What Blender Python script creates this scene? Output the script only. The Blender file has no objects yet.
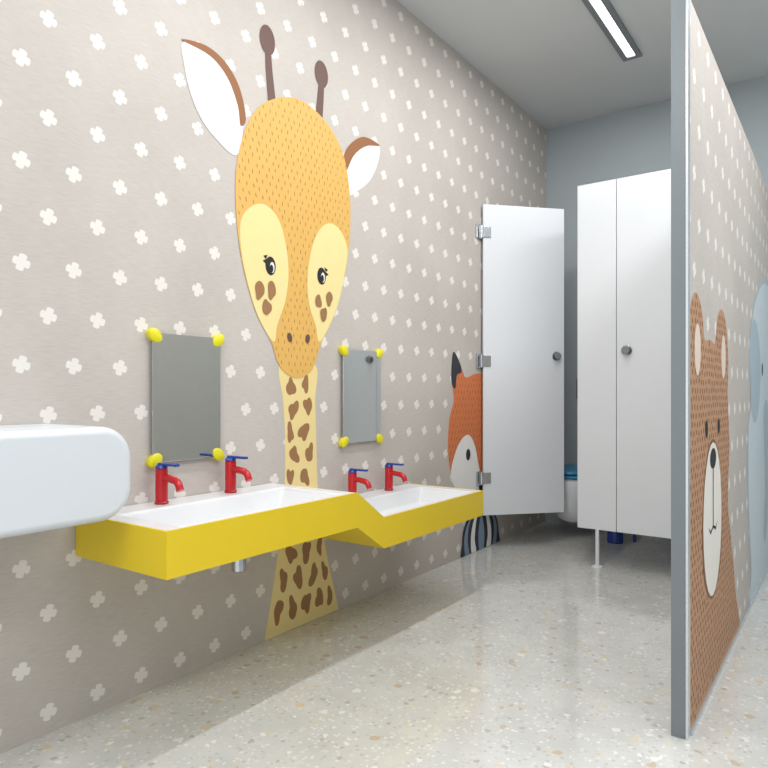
import bpy, math, bmesh, random
from mathutils import Vector, geometry, Matrix
random.seed(3)
scn=bpy.context.scene
scn.view_settings.view_transform='Standard'
scn.view_settings.look='None'

def lin(c):
    c=c/255.0
    return c/12.92 if c<=0.04045 else ((c+0.055)/1.055)**2.4
def rgb(r,g,b): return (lin(r),lin(g),lin(b),1)

# ---------------- materials ----------------
def newmat(name):
    m=bpy.data.materials.new(name); m.use_nodes=True
    nt=m.node_tree; b=nt.nodes['Principled BSDF']
    return m,nt,b
def simple(name,col,rough=.5,metal=0,var=0.03,scale=30,bump=0,coat=0,spec=None):
    m,nt,b=newmat(name)
    tc=nt.nodes.new('ShaderNodeTexCoord'); n=nt.nodes.new('ShaderNodeTexNoise'); n.inputs['Scale'].default_value=scale
    nt.links.new(tc.outputs['Object'],n.inputs['Vector'])
    mx=nt.nodes.new('ShaderNodeMix'); mx.data_type='RGBA'
    nt.links.new(n.outputs['Fac'],mx.inputs[0])
    c=rgb(*col)
    mx.inputs[6].default_value=tuple(max(0,x*(1-var)) for x in c[:3])+(1,)
    mx.inputs[7].default_value=tuple(min(1,x*(1+var)) for x in c[:3])+(1,)
    nt.links.new(mx.outputs[2],b.inputs['Base Color'])
    b.inputs['Roughness'].default_value=rough; b.inputs['Metallic'].default_value=metal
    if coat: b.inputs['Coat Weight'].default_value=coat
    if spec is not None: b.inputs['Specular IOR Level'].default_value=spec
    return m

def wallpaper(name):
    m,nt,b=newmat(name)
    def M(op,a,bb=None,c=None):
        n=nt.nodes.new('ShaderNodeMath'); n.operation=op
        for i,v in enumerate((a,bb,c)):
            if v is None: continue
            if isinstance(v,(int,float)): n.inputs[i].default_value=v
            else: nt.links.new(v,n.inputs[i])
        return n.outputs[0]
    geo=nt.nodes.new('ShaderNodeNewGeometry'); sp=nt.nodes.new('ShaderNodeSeparateXYZ')
    nt.links.new(geo.outputs['Position'],sp.inputs[0])
    Y=sp.outputs['Y']; Z=sp.outputs['Z']
    PY,PZ=.1535,.29
    res=None
    for oy,oz in ((.9055,1.368),(.9055+PY/2,1.368+PZ/2)):
        ay=M('DIVIDE',M('SUBTRACT',Y,oy),PY); ay=M('MULTIPLY',M('SUBTRACT',ay,M('ROUND',ay)),PY)
        az=M('DIVIDE',M('SUBTRACT',Z,oz),PZ); az=M('MULTIPLY',M('SUBTRACT',az,M('ROUND',az)),PZ)
        rr=M('SQRT',M('ADD',M('MULTIPLY',ay,ay),M('MULTIPLY',az,az)))
        ph=M('ADD',M('ARCTAN2',az,ay),.28)
        s=M('ABSOLUTE',M('SINE',M('MULTIPLY',ph,2)))
        R=M('SUBTRACT',.0262,M('MULTIPLY',M('POWER',s,9),.0095))
        d=M('SUBTRACT',R,rr)
        k=M('MULTIPLY',d,450); 
        n=nt.nodes.new('ShaderNodeClamp'); nt.links.new(k,n.inputs[0]); k=n.outputs[0]
        res=k if res is None else M('MAXIMUM',res,k)
    noi=nt.nodes.new('ShaderNodeTexNoise'); noi.inputs['Scale'].default_value=2.5; noi.inputs['Detail'].default_value=4
    nt.links.new(geo.outputs['Position'],noi.inputs['Vector'])
    mp=nt.nodes.new('ShaderNodeMapping'); mp.inputs['Scale'].default_value=(1,25,260)
    nt.links.new(geo.outputs['Position'],mp.inputs['Vector'])
    fib=nt.nodes.new('ShaderNodeTexNoise'); fib.inputs['Scale'].default_value=1; fib.inputs['Detail'].default_value=2
    nt.links.new(mp.outputs[0],fib.inputs['Vector'])
    fac=M('ADD',M('MULTIPLY',noi.outputs['Fac'],.5),M('MULTIPLY',fib.outputs['Fac'],.5))
    ramp=nt.nodes.new('ShaderNodeValToRGB')
    ramp.color_ramp.elements[0].position=.3; ramp.color_ramp.elements[0].color=rgb(180,172,165)
    ramp.color_ramp.elements[1].position=.7; ramp.color_ramp.elements[1].color=rgb(198,190,183)
    nt.links.new(fac,ramp.inputs[0])
    mx=nt.nodes.new('ShaderNodeMix'); mx.data_type='RGBA'
    nt.links.new(M('MULTIPLY',res,.8),mx.inputs[0]); nt.links.new(ramp.outputs[0],mx.inputs[6]); mx.inputs[7].default_value=rgb(232,227,221)
    nt.links.new(mx.outputs[2],b.inputs['Base Color'])
    b.inputs['Roughness'].default_value=.6
    bp=nt.nodes.new('ShaderNodeBump'); bp.inputs['Strength'].default_value=.15; bp.inputs['Distance'].default_value=.001
    nt.links.new(fib.outputs['Fac'],bp.inputs['Height']); nt.links.new(bp.outputs[0],b.inputs['Normal'])
    return m

def terrazzo():
    m,nt,b=newmat('terrazzo')
    tc=nt.nodes.new('ShaderNodeNewGeometry')
    def layer(scale,prev,thr,cols,edge):
        v=nt.nodes.new('ShaderNodeTexVoronoi'); v.inputs['Scale'].default_value=scale; v.inputs['Randomness'].default_value=1
        nz=nt.nodes.new('ShaderNodeTexNoise'); nz.inputs['Scale'].default_value=scale*1.5
        nt.links.new(tc.outputs['Position'],nz.inputs['Vector'])
        vm=nt.nodes.new('ShaderNodeVectorMath'); vm.operation='MULTIPLY_ADD'
        nt.links.new(nz.outputs['Color'],vm.inputs[0]); vm.inputs[1].default_value=(.8/scale,)*3
        nt.links.new(tc.outputs['Position'],vm.inputs[2]); nt.links.new(vm.outputs[0],v.inputs['Vector'])
        sp=nt.nodes.new('ShaderNodeSeparateColor'); nt.links.new(v.outputs['Color'],sp.inputs[0])
        g=nt.nodes.new('ShaderNodeMath'); g.operation='GREATER_THAN'; nt.links.new(sp.outputs[0],g.inputs[0]); g.inputs[1].default_value=thr
        l=nt.nodes.new('ShaderNodeMath'); l.operation='LESS_THAN'; nt.links.new(v.outputs['Distance'],l.inputs[0]); l.inputs[1].default_value=edge
        mu=nt.nodes.new('ShaderNodeMath'); mu.operation='MULTIPLY'; nt.links.new(g.outputs[0],mu.inputs[0]); nt.links.new(l.outputs[0],mu.inputs[1])
        cr=nt.nodes.new('ShaderNodeValToRGB'); cr.color_ramp.interpolation='CONSTANT'
        els=cr.color_ramp.elements
        while len(els)<len(cols): els.new(.5)
        for i,c in enumerate(cols): els[i].position=i/len(cols); els[i].color=rgb(*c)
        nt.links.new(sp.outputs[1],cr.inputs[0])
        mx=nt.nodes.new('ShaderNodeMix'); mx.data_type='RGBA'
        nt.links.new(mu.outputs[0],mx.inputs[0]); nt.links.new(prev,mx.inputs[6]); nt.links.new(cr.outputs[0],mx.inputs[7])
        return mx.outputs[2]
    n=nt.nodes.new('ShaderNodeTexNoise'); n.inputs['Scale'].default_value=6; n.inputs['Detail'].default_value=8
    nt.links.new(tc.outputs['Position'],n.inputs['Vector'])
    r=nt.nodes.new('ShaderNodeValToRGB'); r.color_ramp.elements[0].position=.3; r.color_ramp.elements[1].position=.7
    r.color_ramp.elements[0].color=rgb(188,188,184); r.color_ramp.elements[1].color=rgb(201,201,197)
    nt.links.new(n.outputs['Fac'],r.inputs[0])
    c=layer(75,r.outputs[0],.55,[(206,206,202),(180,180,176),(213,213,210),(192,190,184)],.42)
    c=layer(38,c,.78,[(206,193,170),(217,216,212),(178,172,162),(202,200,194)],.36)
    c=layer(22,c,.88,[(204,186,154),(218,215,210),(188,172,152)],.32)
    nt.links.new(c,b.inputs['Base Color'])
    b.inputs['Roughness'].default_value=.11
    b.inputs['IOR'].default_value=1.6
    b.inputs['Specular IOR Level'].default_value=.8
    return m

WP=wallpaper('cross_wallpaper'); TZ=terrazzo()
m_ceil=simple('ceiling_paint',(208,210,210),.9,scale=3)
m_back=simple('back_wall_paint',(168,176,179),.9,scale=3)
m_plain=simple('plain_laminate',(206,208,207),.5)
m_white=simple('white_laminate',(214,217,221),.3,var=.01)
m_edge=simple('laminate_edge',(150,156,162),.4)
m_alu=simple('brushed_aluminium',(122,129,133),.4,metal=.3)
m_alu2=simple('polished_aluminium_edge',(205,210,213),.25,metal=.6)
m_chrome=simple('chrome',(190,192,195),.15,metal=1)
m_yel=simple('yellow_laminate',(226,196,34),.35,var=.01)
m_yel2=simple('yellow_plastic',(222,212,32),.35,var=.01)
m_cer=simple('white_solid_surface',(226,227,229),.25,var=.01)
m_pla=simple('white_plastic',(212,216,221),.3,var=.01)
m_red=simple('red_enamel',(190,26,34),.25,var=.01)
m_blue=simple('blue_enamel',(38,66,150),.25,var=.01)
m_seat=simple('toilet_seat_blue',(44,120,158),.35)
m_mirror=simple('mirror_glass',(205,210,210),.04,metal=1,var=.0)
m_fix=simple('fixture_housing',(125,129,132),.5)
m_knob=simple('knob_grey',(120,124,128),.35)
m_em,nt,b=newmat('led_diffuser'); b.inputs['Emission Color'].default_value=(1,1,1,1); b.inputs['Emission Strength'].default_value=4
P={}
def pm(name,*c):
    P[name]=simple('print_'+name,c,.6,var=.03,scale=20); return P[name]
pm('orange',218,172,90); pm('patch',232,214,150); pm('neckc',232,210,146); pm('brown',152,110,70); pm('brown2',128,74,36)
pm('horn',100,72,62); pm('earw',228,228,228); pm('earbrown',144,92,50); pm('mark',178,126,54); pm('black',24,22,24); pm('white',232,230,227)
pm('fox',208,118,68); pm('foxmark',162,82,42); pm('slate',120,140,160); pm('charcoal',44,46,54)
pm('bear',184,140,106); pm('bearmark',130,88,60); pm('bearin',224,206,190); pm('cream',232,227,218)
pm('eleph',200,211,217); pm('elephd',172,187,197)

# ---------------- mesh helpers ----------------
def obj(name,me,mat=None,parent=None,smooth=False):
    o=bpy.data.objects.new(name,me); scn.collection.objects.link(o)
    if mat is not None:
        for mm in (mat if isinstance(mat,(list,tuple)) else [mat]): me.materials.append(mm)
    if parent: o.parent=parent
    if smooth:
        for p in me.polygons: p.use_smooth=True
    return o
def empty(name,loc=(0,0,0)):
    o=bpy.data.objects.new(name,None); o.empty_display_size=.1; scn.collection.objects.link(o); return o
def bevel(o,w,seg=2,ang=30):
    md=o.modifiers.new('b','BEVEL'); md.width=w; md.segments=seg; md.limit_method='ANGLE'; md.angle_limit=math.radians(ang)
    return o
def mesh_from(name,verts,faces):
    me=bpy.data.meshes.new(name); me.from_pydata(verts,[],faces); me.validate(); me.update()
    bm=bmesh.new(); bm.from_mesh(me); bmesh.ops.recalc_face_normals(bm,faces=bm.faces); bm.to_mesh(me); bm.free()
    return me
def boxv(x0,x1,y0,y1,z0,z1):
    v=[(x0,y0,z0),(x1,y0,z0),(x1,y1,z0),(x0,y1,z0),(x0,y0,z1),(x1,y0,z1),(x1,y1,z1),(x0,y1,z1)]
    f=[(0,3,2,1),(4,5,6,7),(0,1,5,4),(1,2,6,5),(2,3,7,6),(3,0,4,7)]
    return v,f
def boxes(name,lst,mat,parent=None,bev=0):
    V=[];Fc=[]
    for b_ in lst:
        v,f=boxv(*b_); n=len(V); V+=v; Fc+=[tuple(i+n for i in q) for q in f]
    o=obj(name,mesh_from(name,V,Fc),mat,parent)
    if bev: bevel(o,bev)
    return o
def loft(name,rings,mat,parent=None,n=40,cap=True,smooth=True,M=None):
    V=[];Fc=[]
    for cx,cy,cz,rx,ry in rings:
        for i in range(n):
            a=2*math.pi*i/n; V.append(Vector((cx+rx*math.cos(a),cy+ry*math.sin(a),cz)))
    if M: V=[M@v for v in V]
    for k in range(len(rings)-1):
        for i in range(n):
            j=(i+1)%n; Fc.append((k*n+i,k*n+j,(k+1)*n+j,(k+1)*n+i))
    if cap: Fc.append(tuple(range(n))[::-1]); Fc.append(tuple((len(rings)-1)*n+i for i in range(n)))
    o=obj(name,mesh_from(name,[tuple(v) for v in V],Fc),mat,parent,smooth)
    if smooth:
        md=o.modifiers.new('e','EDGE_SPLIT'); md.split_angle=math.radians(40)
    return o
def cyl(name,p0,p1,r,mat,parent=None,r2=None,n=28):
    p0=Vector(p0);p1=Vector(p1); d=p1-p0; L=d.length
    M=Matrix.Translation(p0)@d.to_track_quat('Z','Y').to_matrix().to_4x4()
    r2=r if r2 is None else r2; e=min(.0025,r*.2,L*.3)
    return loft(name,[(0,0,0,r-e,r-e),(0,0,e,r,r),(0,0,L-e,r2,r2),(0,0,L,r2-e,r2-e)],mat,parent,n,M=M)
def tube(name,pts,r,mat,parent=None):
    cu=bpy.data.curves.new(name,'CURVE'); cu.dimensions='3D'; cu.bevel_depth=r; cu.bevel_resolution=6; cu.use_fill_caps=True
    s=cu.splines.new('BEZIER'); s.bezier_points.add(len(pts)-1)
    for bp_,p in zip(s.bezier_points,pts):
        bp_.co=p; bp_.handle_left_type='AUTO'; bp_.handle_right_type='AUTO'
    o=bpy.data.objects.new(name,cu); scn.collection.objects.link(o); cu.materials.append(mat); o.parent=parent
    return o

def catmull(pts,n=6):
    out=[];N=len(pts)
    for i in range(N):
        p0,p1,p2,p3=[Vector(pts[(i+k)%N]) for k in (-1,0,1,2)]
        for s in range(n):
            t=s/n
            out.append(.5*((2*p1)+(-p0+p2)*t+(2*p0-5*p1+4*p2-p3)*t*t+(-p0+3*p1-3*p2+p3)*t**3))
    return [(p.x,p.y) for p in out]
def clip(poly,lo=None,hi=None,zlo=None):
    def cl(ps,f):
        out=[]
        for i in range(len(ps)):
            a=ps[i-1];b_=ps[i];fa=f(a);fb=f(b_)
            if (fa>=0)!=(fb>=0):
                t=fa/(fa-fb); out.append((a[0]+(b_[0]-a[0])*t,a[1]+(b_[1]-a[1])*t))
            if fb>=0: out.append(b_)
        return out
    if lo is not None: poly=cl(poly,lambda p:p[0]-lo)
    if hi is not None: poly=cl(poly,lambda p:hi-p[0])
    if zlo is not None: poly=cl(poly,lambda p:p[1]-zlo)
    return poly
class Mural:
    def __init__(s,name,x,lo=None,hi=None):
        s.root=empty(name); s.x=x; s.k=0; s.lo=lo; s.hi=hi
    def flat(s,name,polys,mat,smooth=True):
        s.k+=1; x=s.x+.0003*s.k
        V=[];Fc=[]
        for p in polys:
            if smooth: p=catmull(p)
            p=clip(p,s.lo,s.hi,.003)
            if len(p)<3: continue
            vv=[Vector((x,a,b_)) for a,b_ in p]
            n=len(V); V+=[tuple(v) for v in vv]
            Fc+=[tuple(i+n for i in t) for t in geometry.tessellate_polygon([[Vector((a,b_,0)) for a,b_ in p]])]
        me=bpy.data.meshes.new(name); me.from_pydata(V,[],Fc)
        bm=bmesh.new(); bm.from_mesh(me)
        for f in bm.faces:
            f.normal_update()
            if f.normal.x<0: f.normal_flip()
        bm.to_mesh(me); bm.free()
        return obj(name,me,mat,s.root)
    def ell(s,name,lst,mat,wob=0):
        ps=[]
        for e in lst:
            cy,cz,ry,rz=e[:4]; a=math.radians(e[4]) if len(e)>4 else 0
            p1,p2,p3=[random.uniform(0,6.3) for _ in range(3)]
            q=[]
            for i in range(24):
                t=2*math.pi*i/24
                k=1+wob*(math.sin(2*t+p1)*.5+math.sin(3*t+p2)*.6+math.sin(4*t+p3)*.3)
                u,v=ry*k*math.cos(t),rz*k*math.sin(t)
                q.append((cy+u*math.cos(a)-v*math.sin(a), cz+u*math.sin(a)+v*math.cos(a)))
            ps.append(q)
        return s.flat(name,ps,mat,False)
    def marks(s,name,inside,outside,step,size,mat,angf,wd=.27):
        ins=[catmull(p) for p in inside]; outs=[catmull(p,4) for p in outside]
        def pin(p,poly):
            c=False
            for i in range(len(poly)):
                a=poly[i-1];b_=poly[i]
                if (a[1]>p[1])!=(b_[1]>p[1]) and p[0]<(b_[0]-a[0])*(p[1]-a[1])/(b_[1]-a[1])+a[0]: c=not c
            return c
        ys=[p[0] for q in ins for p in q]; zs=[p[1] for q in ins for p in q]
        lst=[]; row=0; z=min(zs)
        while z<max(zs):
            y=min(ys)+(row%2)*step[0]/2
            while y<max(ys):
                q=(y+random.uniform(-.13,.13)*step[0],z+random.uniform(-.13,.13)*step[1])
                w=size*1.2
                ok=(s.lo is None or q[0]>s.lo+.01) and q[1]>.02
                if ok and all(any(pin((q[0]+dx,q[1]+dz),p) for p in ins) and not any(pin((q[0]+dx,q[1]+dz),p) for p in outs) for dx,dz in ((0,w),(0,-w),(w*.6,0),(-w*.6,0))):
                    lst.append((q[0],q[1],size*wd,size*random.uniform(.85,1.15),angf(*q)))
                y+=step[0]
            z+=step[1]; row+=1
        s.k+=1; x=s.x+.0003*s.k; V=[];Fc=[]
        for cy,cz,ry,rz,a in lst:
            a=math.radians(a+random.uniform(-8,8)); n=len(V)
            for t in range(6):
                t=t*math.pi/3+math.pi/6
                V.append((x,cy+ry*math.cos(t)*math.cos(a)-rz*math.sin(t)*math.sin(a),cz+ry*math.cos(t)*math.sin(a)+rz*math.sin(t)*math.cos(a)))
            Fc.append(tuple(range(n,n+6)))
        me=bpy.data.meshes.new(name); me.from_pydata(V,[],Fc); return obj(name,me,mat,s.root)

# ---------------- room ----------------
H=3.03; YB=4.83; YN=-1.6; XR=3.3
boxes('floor',[(-.1,XR+.1,YN,YB+.1,-.1,0)],TZ)
boxes('ceiling',[(-.1,XR+.1,YN,YB+.1,H,H+.1)],m_ceil)
boxes('wall_left',[(-.1,0,YN,YB+.1,0,H)],WP)
boxes('wall_back',[(0,XR,YB,YB+.1,0,H)],m_back)
boxes('wall_right',[(XR,XR+.1,YN,YB+.1,0,H)],m_back)

# ---------------- partition ----------------
PT=2.15
part=empty('partition_wall')
boxes('core',[(1.487,1.527,2.06,YB-.002,0,PT)],m_plain,part)
boxes('wallpaper_facing',[(1.527,1.53,2.06,YB-.002,.002,PT)],WP,part)
boxes('end_post',[(1.486,1.5255,2.03,2.059,0,PT)],m_alu,part)
boxes('end_post_edge',[(1.526,1.532,2.028,2.06,0,PT)],m_alu2,part)
boxes('bottom_strip',[(1.531,1.538,2.062,YB-.002,0,.016)],m_alu2,part)  # thin pale strip along the foot of the wallpapered face

# ---------------- stalls ----------------
ZS0,ZS1=.218,2.19; YS=3.716
st=empty('toilet_cubicle')
boxes('front_pilaster',[(.628,.847,YS,YS+.018,ZS0,ZS1)],m_white,st,.002)
boxes('front_door',[(.850,1.435,YS,YS+.018,ZS0,ZS1)],m_white,st,.002)
boxes('end_pilaster',[(1.438,1.48,YS,YS+.018,ZS0,ZS1)],m_white,st,.002)
boxes('divider_panel',[(.735,.753,YS+.018,YB-.01,ZS0,ZS1)],m_white,st,.002)
cyl('foot',(.74,YS+.009,0.005),(.74,YS+.009,ZS0+.01),.011,m_white,st)
cyl('foot_plate',(.74,YS+.009,0),(.74,YS+.009,.012),.03,m_white,st)
cyl('foot_b',(.744,4.5,0),(.744,4.5,ZS0+.01),.011,m_blue,st)
cyl('foot_c',(1.46,YS+.009,0),(1.46,YS+.009,ZS0+.01),.011,m_white,st)
def knob(x,y,z,nx,ny,par):
    n=Vector((nx,ny,0)).normalized(); p=Vector((x,y,z))
    cyl('knob_rose',p,p+n*.006,.03,m_chrome,par); cyl('knob',p+n*.006,p+n*.03,.018,m_knob,par,.023)
knob(.905,YS,1.23,0,-1,st)
dr=empty('cubicle_door')
ang=math.atan2(.41,.375)
dirv=Vector((math.cos(ang),math.sin(ang),0)); nrm=Vector((dirv.y,-dirv.x,0))
o=boxes('leaf',[(0,.556,0,.018,ZS0,ZS1)],m_white,dr,.002)
o.matrix_local=Matrix.Translation((.022,3.722,0))@Matrix.Rotation(ang,4,'Z')
p=Vector((.022,3.722,0))+dirv*.50
knob(p.x,p.y,1.232,nrm.x,nrm.y,dr)
for i,z in enumerate((2.013,1.196,.455)):
    boxes('hinge_plate_%d'%(i+1),[(.0015,.012,3.66,3.71,z-.045,z+.045)],m_chrome,dr,.003)
    cyl('hinge_pin_%d'%(i+1),(.016,3.714,z-.042),(.016,3.714,z+.042),.011,m_chrome,dr)
    q=boxes('hinge_leaf_%d'%(i+1),[(.0,.05,-.006,0,z-.035,z+.035)],m_chrome,dr,.002)
    q.matrix_local=Matrix.Translation((.022,3.722,0))@Matrix.Rotation(ang,4,'Z')

# ---------------- toilet ----------------
def toilet(x,name='toilet'):
    t=empty(name)
    loft('bowl',[(x,4.56,.10,.10,.16),(x,4.53,.13,.13,.20),(x,4.51,.22,.16,.23),(x,4.50,.34,.18,.25),(x,4.50,.40,.185,.255),(x,4.50,.415,.18,.25),(x,4.50,.41,.14,.2),(x,4.51,.33,.11,.16),(x,4.53,.27,.05,.07)],m_cer,t)
    boxes('mount',[(x-.15,x+.15,4.62,YB-.001,.14,.41)],m_cer,t,.03)
    loft('seat',[(x,4.50,.415,.19,.26),(x,4.50,.43,.195,.265),(x,4.50,.44,.185,.255),(x,4.50,.445,.17,.24)],m_seat,t)
    loft('lid',[(x,4.50,.447,.18,.25),(x,4.50,.452,.19,.26),(x,4.50,.468,.185,.255),(x,4.50,.474,.15,.22)],m_seat,t)
    boxes('flush_plate',[(x-.11,x+.11,YB-.012,YB-.001,.95,1.1)],m_chrome,t,.004)
toilet(.35); toilet(1.12)
tb=empty('toilet_brush')
loft('holder',[(.64,4.42,0,.05,.05),(.64,4.42,.02,.052,.052),(.64,4.42,.11,.045,.045)],m_blue,tb)
cyl('handle',(.64,4.42,.1),(.64,4.42,.4),.009,m_red,tb)

# ---------------- washbasin counter ----------------
wb=empty('washbasin_counter')
X1=.445; y0,ya,yb,y1=1.064,1.883,2.051,2.89
zt1,zb1,zt2,zb2=.632,.504,.516,.395
prof=[(y0,zt1),(ya,zt1),(yb,zt2),(y1,zt2),(y1,zb2),(yb,zb2),(ya,zb1),(y0,zb1)]
def prism(profile,xa,xb):
    n=len(profile); V=[(xa,a,b_) for a,b_ in profile]+[(xb,a,b_) for a,b_ in profile]
    Fc=[tuple(range(n)),tuple(range(2*n-1,n-1,-1))]+[(i,(i+1)%n,(i+1)%n+n,i+n) for i in range(n)]
    return V,Fc
V,Fc=prism(prof,X1-.008,X1)
for b_ in [(0.002,X1-.008,y0,y0+.008,zb1,zt1),(0.002,X1-.008,y1-.008,y1,zb2,zt2)]:
    v,f=boxv(*b_); n=len(V); V+=v; Fc+=[tuple(i+n for i in q) for q in f]
v,f=prism([(y0+.008,zb1),(ya,zb1),(yb,zb2),(y1-.008,zb2),(y1-.008,zb2+.008),(yb,zb2+.008),(ya,zb1+.008),(y0+.008,zb1+.008)],.002,X1-.008)
n=len(V); V+=v; Fc+=[tuple(i+n for i in q) for q in f]
obj('apron',mesh_from('apron',V,Fc),m_yel,wb)
def basin(name,ys,ye,zt,rim0,rim1,x_in):
    R=[(.002,X1-.008,ys,ye,zt-.001),(x_in,X1-.024,ys+rim0,ye-rim1,zt-.001),(x_in+.004,X1-.03,ys+rim0+.006,ye-rim1-.006,zt-.012),
       (x_in+.02,X1-.06,ys+rim0+.06,ye-rim1-.05,zt-.072),(x_in+.05,X1-.09,ys+rim0+.1,ye-rim1-.09,zt-.085)]
    V=[];Fc=[]
    for a,b_,c,d,z in R: V+=[(a,c,z),(b_,c,z),(b_,d,z),(a,d,z)]
    for k in range(len(R)-1):
        for i in range(4): j=(i+1)%4; Fc.append((4*k+i,4*k+j,4*k+4+j,4*k+4+i))
    k=4*(len(R)-1); Fc.append((k,k+1,k+2,k+3))
    me=bpy.data.meshes.new(name); me.from_pydata(V,[],Fc)
    bm=bmesh.new(); bm.from_mesh(me); 
    for f in bm.faces:
        f.normal_update()
        if f.normal.z<0: f.normal_flip()
    bm.to_mesh(me); bm.free()
    o=obj(name,me,m_cer,wb)
    bevel(o,.006,3,10)
    cx=(x_in+.05+X1-.09)/2; cy=(ys+ye)/2
    cyl(name+'_drain',(cx,cy,zt-.0855),(cx,cy,zt-.080),.022,m_chrome,wb)
basin('upper_basin',y0+.008,ya,zt1,.06,.05,.12)
basin('lower_basin',yb,y1-.008,zt2,.03,.05,.12)
me=mesh_from('ramp',*prism([(ya,zt1-.001),(yb,zt2-.001),(yb,zt2-.012),(ya,zt1-.012)],.002,X1-.008)); obj('ramp',me,m_cer,wb)
for yy,z in ((1.49,.504),(2.48,.395)):
    dz=.1 if z>.45 else .06
    cyl('waste_trap',(.25,yy,z-dz),(.25,yy,z+.002),.026,m_chrome,wb,.022)
    tube('waste_pipe',[(.25,yy,z-dz*.6),(.15,yy,z-dz*.6),(.003,yy,z-dz*.6)],.012,m_chrome,wb)

def tap(y,z,x=.06):
    t=empty('basin_tap')
    cyl('base_ring',(x,y,z),(x,y,z+.008),.023,m_red,t)
    cyl('body',(x,y,z+.006),(x,y,z+.116),.020,m_red,t)
    tube('spout',[(x,y,z+.086),(x+.05,y,z+.084),(x+.085,y,z+.074),(x+.098,y,z+.05)],.0125,m_red,t)
    cyl('cap',(x,y,z+.116),(x,y,z+.128),.021,m_blue,t,.018)
    boxes('lever',[(x-.012,x+.085,y-.009,y+.009,z+.126,z+.135)],m_blue,t,.003)
for y,z in ((1.325,zt1),(1.62,zt1),(2.34,zt2),(2.63,zt2)): tap(y,z)

# ---------------- mirrors ----------------
def mirror(ya_,yb_):
    m=empty('wall_mirror')
    boxes('backing',[(.001,.012,ya_+.02,yb_-.02,.78,1.18)],m_fix,m)
    boxes('glass',[(.014,.019,ya_,yb_,.762,1.198)],m_mirror,m,.001)
    for i,(y,z,a) in enumerate(((ya_+.01,1.19,-40),(yb_-.01,1.19,40),(ya_+.01,.77,40),(yb_-.01,.77,-40))):
        M=Matrix.Translation((0,y,z))@Matrix.Rotation(math.radians(a),4,'X')@Matrix.Rotation(math.radians(90),4,'Y')
        loft('clip_%d'%(i+1),[(0,0,.001,.019,.027),(0,0,.018,.021,.029),(0,0,.023,.020,.028),(0,0,.026,.016,.024)],m_yel2,m,M=M)
mirror(1.32,1.608); mirror(2.325,2.62)

# ---------------- baby changing station ----------------
bc=empty('baby_changing_station')
def rrect(a,b_,c,d,r,n=10):
    out=[]
    for cx,cy,s in ((b_-r,d-r,0),(a+r,d-r,90),(a+r,c+r,180),(b_-r,c+r,270)):
        for i in range(n+1):
            t=math.radians(s+90*i/n); out.append((cx+r*math.cos(t),cy+r*math.sin(t)))
    return out
for nm,xa,xb in (('wall_shell',.002,.2),('front_shell',.203,.305)):
    V,Fc=prism(rrect(.2,1.06,.655,.908,.09),xa,xb)
    o=obj(nm,mesh_from(nm,V,Fc),m_pla,bc); bevel(o,.022 if nm=='front_shell' else .004,6,50)
    for p_ in o.data.polygons: p_.use_smooth=True
    md=o.modifiers.new('w','WEIGHTED_NORMAL')
V,Fc=prism(rrect(.215,1.045,.67,.893,.085),.195,.21); obj('seam',mesh_from('seam',V,Fc),m_edge,bc)
V,Fc=prism(rrect(.42,.70,.74,.80,.029),.29,.308); o=obj('handle',mesh_from('handle',V,Fc),m_pla,bc); bevel(o,.003)

# ---------------- ceiling light ----------------
cl=empty('linear_ceiling_light')
boxes('housing_l',[(.785,.815,.6,4.09,H-.014,H)],m_fix,cl)
boxes('housing_r',[(.865,.895,.6,4.09,H-.014,H)],m_fix,cl)
boxes('housing_end',[(.815,.865,4.06,4.09,H-.014,H)],m_fix,cl)
boxes('diffuser',[(.815,.865,.6,4.06,H-.006,H)],m_em,cl)

# ---------------- giraffe mural ----------------
g=Mural('giraffe_wall_mural',.0003)
head=[(2.04,2.245),(1.93,2.21),(1.82,2.135),(1.745,2.02),(1.700,1.868),(1.697,1.696),(1.728,1.503),(1.80,1.316),(1.885,1.2),(1.915,1.131),(1.959,1.083),(2.037,1.059),(2.119,1.087),(2.16,1.149),(2.19,1.216),(2.30,1.385),(2.375,1.616),(2.398,1.8),(2.39,1.95),(2.35,2.09),(2.27,2.18),(2.16,2.232)]
pL=[(1.84,1.751),(1.765,1.719),(1.719,1.647),(1.733,1.503),(1.802,1.316),(1.894,1.205),(1.918,1.275),(1.965,1.382),(1.983,1.51),(1.959,1.639),(1.913,1.72)]
pR=[(2.246,1.76),(2.32,1.745),(2.373,1.675),(2.363,1.58),(2.30,1.387),(2.185,1.224),(2.152,1.294),(2.113,1.377),(2.10,1.484),(2.125,1.618),(2.178,1.716)]
neck=[(1.94,1.12),(1.953,.967),(1.963,.843),(1.963,.636),(1.94,.45),(1.905,.25),(1.845,-.01),(1.835,-.04),(2.325,-.04),(2.315,0),(2.27,.14),(2.225,.292),(2.18,.5),(2.165,.65),(2.158,.833),(2.152,.965),(2.152,1.12)]
g.flat('neck',[neck],P['neckc'])
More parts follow.
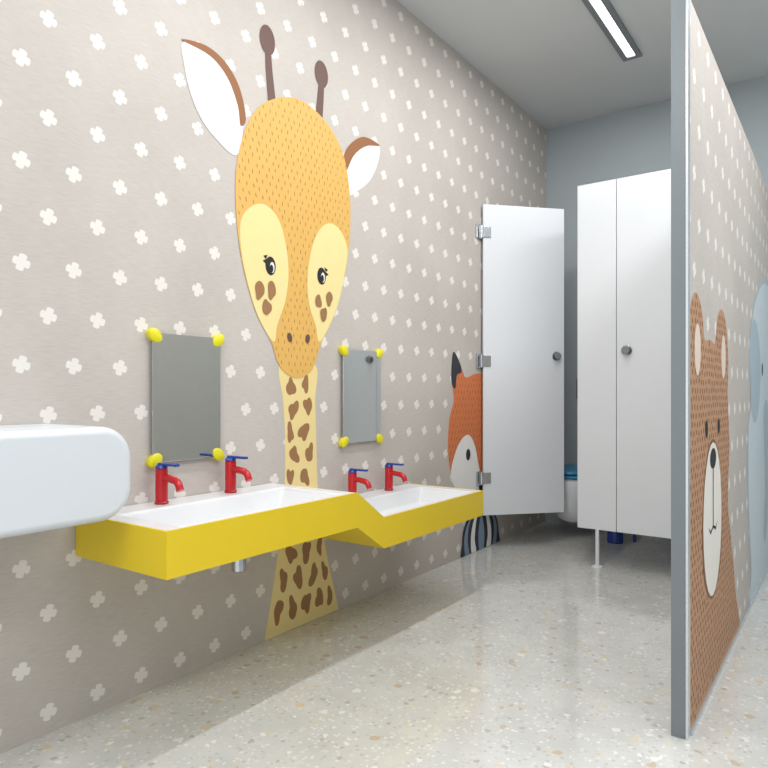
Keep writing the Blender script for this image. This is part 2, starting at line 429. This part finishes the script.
sp=[(2.0,1.02,.025,.04,10),(2.09,1.035,.022,.035,-10),(2.015,.925,.026,.04,-20),(2.105,.94,.024,.04,10),(1.995,.83,.02,.04,10),(2.08,.83,.028,.042,-25),(2.02,.735,.026,.036,15),(2.115,.735,.024,.04,0),(1.995,.645,.02,.035,0),(2.085,.635,.026,.038,10),(2.0,.54,.024,.04,-10),(2.1,.53,.026,.04,20),
 (1.965,.43,.020,.042,10),(2.05,.42,.026,.045,-10),(2.14,.42,.022,.042,10),(2.0,.32,.028,.042,20),(2.095,.31,.028,.045,-15),(2.18,.32,.018,.04,5),(1.955,.22,.024,.044,0),(2.045,.21,.028,.046,20),(2.14,.2,.026,.045,-20),(2.215,.2,.020,.04,10),(1.925,.1,.026,.045,-10),(2.01,.09,.026,.045,10),(2.095,.09,.028,.045,-10),(2.18,.09,.026,.042,15),(2.25,.08,.020,.04,0)]
g.ell('neck_spots',sp,P['brown'],.28)
g.flat('ossicone_stems',[[(1.849,2.39),(1.853,2.30),(1.868,2.16),(1.915,2.16),(1.892,2.30),(1.882,2.39)],[(2.176,2.38),(2.165,2.3),(2.148,2.18),(2.198,2.18),(2.208,2.3),(2.212,2.38)]],P['horn'],False)
g.ell('ossicone_tips',[(1.863,2.417,.043,.06),(2.193,2.41,.045,.06)],P['horn'])
g.flat('ear_inner',[[(1.456,2.232),(1.46,2.151),(1.485,2.067),(1.53,1.993),(1.594,1.941),(1.70,1.905),(1.735,2.03),(1.72,2.105),(1.669,2.174),(1.58,2.235)],
 [(2.375,1.918),(2.353,2.0),(2.41,2.102),(2.505,2.182),(2.626,2.226),(2.618,2.14),(2.555,2.037),(2.467,1.966)]],P['earw'])
g.flat('ear_rim',[[(1.446,2.236),(1.552,2.262),(1.645,2.239),(1.715,2.17),(1.748,2.063),(1.72,2.025),(1.706,2.097),(1.655,2.184),(1.572,2.232)],
 [(2.338,2.013),(2.345,2.085),(2.398,2.164),(2.505,2.232),(2.634,2.229),(2.52,2.192),(2.425,2.118),(2.370,2.03)]],P['earbrown'])
g.flat('head',[head],P['orange'])
g.flat('eye_patches',[pL,pR],P['patch'])
g.marks('fur_marks',[head],[pL,pR],(.036,.030),.0095,P['mark'],lambda y,z:(y-2.04)*-60*(1 if z<1.8 else .6),.28)
g.ell('eyes',[(1.879,1.51,.029,.038),(2.192,1.514,.029,.038)],P['black'])
g.ell('eye_rims',[(1.888,1.505,.013,.022),(2.201,1.509,.013,.022)],P['white'])
g.ell('pupils',[(1.884,1.500,.010,.016),(2.197,1.504,.010,.016)],P['black'])
g.flat('lashes',[[(1.838,1.545),(1.862,1.552),(1.852,1.532)],[(1.835,1.525),(1.856,1.535),(1.850,1.515)],[(2.235,1.548),(2.208,1.556),(2.22,1.536)],[(2.238,1.527),(2.216,1.538),(2.222,1.518)]],P['black'],False)
g.ell('nostrils',[(1.989,1.228,.014,.02,15),(2.100,1.23,.014,.02,-15)],P['horn'])
g.ell('cheek_spots',[(1.818,1.405,.024,.038,-15),(1.884,1.413,.022,.038,5),(1.857,1.340,.024,.032,0),(2.17,1.40,.02,.03,0),(2.243,1.42,.022,.032,0),(2.205,1.345,.022,.032,0)],P['brown'],.15)

# ---------------- fox mural ----------------
f=Mural('fox_wall_mural',.0003)
fox=[(3.374,1.225),(3.46,1.165),(3.53,1.09),(3.64,1.112),(3.75,1.118),(3.86,1.112),(3.97,1.09),(4.04,1.165),(4.126,1.225),(4.14,1.08),(4.12,.95),(4.17,.84),(4.185,.66),(4.14,.50),(4.02,.36),(3.88,.27),(3.75,.24),(3.62,.27),(3.48,.36),(3.36,.50),(3.315,.66),(3.33,.84),(3.38,.95),(3.355,1.08)]
f.flat('head',[fox],P['fox'])
f.marks('fur_marks',[fox],[],(.036,.04),.013,P['foxmark'],lambda y,z:(y-3.75)*40)
f.flat('ear_tips',[[(3.374,1.235),(3.455,1.175),(3.475,1.12),(3.42,1.10),(3.40,1.02),(3.352,1.07)],[(4.126,1.235),(4.045,1.175),(4.025,1.12),(4.08,1.10),(4.10,1.02),(4.148,1.07)]],P['charcoal'])
f.flat('face_white',[[(3.35,.495),(3.38,.61),(3.47,.71),(3.57,.735),(3.65,.66),(3.70,.53),(3.75,.40),(3.74,.245),(3.6,.27),(3.46,.37)],[(4.15,.495),(4.12,.61),(4.03,.71),(3.93,.735),(3.85,.66),(3.80,.53),(3.75,.40),(3.76,.245),(3.9,.27),(4.04,.37)]],P['white'])
f.ell('eyes',[(3.56,.615,.028,.036),(3.94,.615,.028,.036)],P['black'])
f.ell('nose',[(3.75,.40,.05,.035)],P['black'])
bd=Mural('badger_wall_mural',.0035)
body=[(3.50,-.03),(3.48,.08),(3.50,.17),(3.58,.25),(3.72,.285),(3.86,.25),(3.95,.17),(3.98,.08),(3.96,-.03)]
bd.flat('body',[body],P['charcoal'])
bd.flat('stripe_1',[[(3.52,.0),(3.505,.1),(3.54,.18),(3.60,.225),(3.56,.16),(3.55,.08),(3.57,.0)],[(3.94,.0),(3.955,.1),(3.92,.18),(3.86,.225),(3.90,.16),(3.91,.08),(3.89,.0)]],P['slate'])
bd.flat('stripe_2',[[(3.60,.0),(3.59,.1),(3.62,.19),(3.68,.25),(3.655,.17),(3.64,.08),(3.66,.0)],[(3.86,.0),(3.87,.1),(3.84,.19),(3.78,.25),(3.805,.17),(3.82,.08),(3.80,.0)]],P['white'])
bd.flat('stripe_3',[[(3.70,0),(3.69,.12),(3.73,.22),(3.77,.12),(3.76,0)]],P['slate'])

# ---------------- bear mural ----------------
br=Mural('bear_wall_mural',1.5303,lo=2.062,hi=4.82)
bear=[(1.9,-.05),(1.93,.3),(2.02,.55),(2.04,.8),(2.06,1.0),(2.05,1.18),(2.10,1.28),(2.18,1.30),(2.26,1.25),(2.30,1.17),(2.40,1.175),(2.50,1.17),(2.55,1.26),(2.64,1.30),(2.74,1.26),(2.80,1.13),(2.79,.98),(2.83,.80),(2.80,.65),(2.80,.55),(2.90,.38),(3.0,.18),(3.05,-.05)]
br.flat('body',[bear],P['bear'])
mz=[(2.45,.84),(2.55,.80),(2.62,.68),(2.645,.54),(2.60,.38),(2.45,.30),(2.30,.38),(2.255,.54),(2.28,.68),(2.35,.80)]
br.marks('fur_marks',[bear],[mz],(.04,.026),.010,P['bearmark'],lambda y,z:(y-2.42)*30,.9)
br.ell('inner_ears',[(2.18,1.13,.05,.08),(2.68,1.13,.05,.08)],P['bearin'])
br.flat('muzzle_line',[mz],P['bearmark'])
br.ell('muzzle',[(2.45,.57,.18,.26)],P['cream'])
br.ell('eyes',[(2.33,.88,.022,.028),(2.57,.88,.022,.028)],P['black'])
br.ell('nose',[(2.45,.775,.06,.035)],P['black'])
br.flat('mouth',[[(2.444,.75),(2.456,.75),(2.456,.55),(2.444,.55)],[(2.36,.555),(2.40,.535),(2.45,.55),(2.50,.535),(2.54,.555),(2.50,.525),(2.45,.54),(2.40,.525)]],P['black'],False)
# ---------------- elephant mural ----------------
el=Mural('elephant_wall_mural',1.5303,lo=3.2,hi=4.82)
eb=[(3.52,.003),(3.50,.15),(3.40,.45),(3.38,.65),(3.40,.85),(3.52,.96),(3.44,1.12),(3.48,1.28),(3.65,1.45),(3.95,1.58),(4.25,1.62),(4.55,1.58),(4.85,1.4),(4.95,1.0),(4.9,.5),(4.9,.003)]
el.flat('body_outline',[eb],P['elephd'])
eb2=[((y-4.2)*.97+4.2,(z-.8)*.975+.8) for y,z in eb]; eb2[0]=(3.56,-.01); eb2[-1]=(4.87,-.01)
el.flat('body',[eb2],P['eleph'])
el.flat('ear',[[(3.5,.95),(3.48,1.2),(3.6,1.35),(3.8,1.3),(3.9,1.1),(3.8,.9),(3.62,.85)]],P['elephd'])
el.flat('trunk',[[(4.05,.9),(4.12,.5),(4.05,.25),(4.15,.18),(4.28,.4),(4.3,.9)]],P['elephd'])
el.ell('eyes',[(3.98,1.12,.03,.035),(4.4,1.12,.03,.035)],P['black'])

# ---------------- lights ----------------
def area(name,loc,sx,sy,power,rot=(0,0,0),col=(1,1,1)):
    l=bpy.data.lights.new(name,'AREA'); l.shape='RECTANGLE'; l.size=sx; l.size_y=sy; l.energy=power; l.color=col
    o=bpy.data.objects.new(name,l); scn.collection.objects.link(o); o.location=loc; o.rotation_euler=rot; return o
area('strip_light',(.84,2.33,H-.02),.05,3.4,38,col=(1,1,1))
area('near_fill_light',(1.6,-.6,H-.03),1.6,1.2,38,col=(1,1,1))  # added soft fill out of view behind the camera, not a room fixture
area('side_fill_light',(2.5,2.2,H-.03),.6,3,66,col=(1,1,1))  # second added fill, brightens the room from beyond the partition
w=bpy.data.worlds.new('World'); scn.world=w; w.use_nodes=True
w.node_tree.nodes['Background'].inputs[0].default_value=(.95,.98,1,1); w.node_tree.nodes['Background'].inputs[1].default_value=1.4

# ---------------- camera ----------------
cd=bpy.data.cameras.new('camera'); cam=bpy.data.objects.new('camera',cd); scn.collection.objects.link(cam)
cd.sensor_width=36; cd.lens=36*652/768; cd.shift_y=8/768; cd.clip_start=.02
cam.location=(1.91,0,1.0); cam.rotation_euler=(math.radians(90),0,math.atan2(466,652))
scn.camera=cam
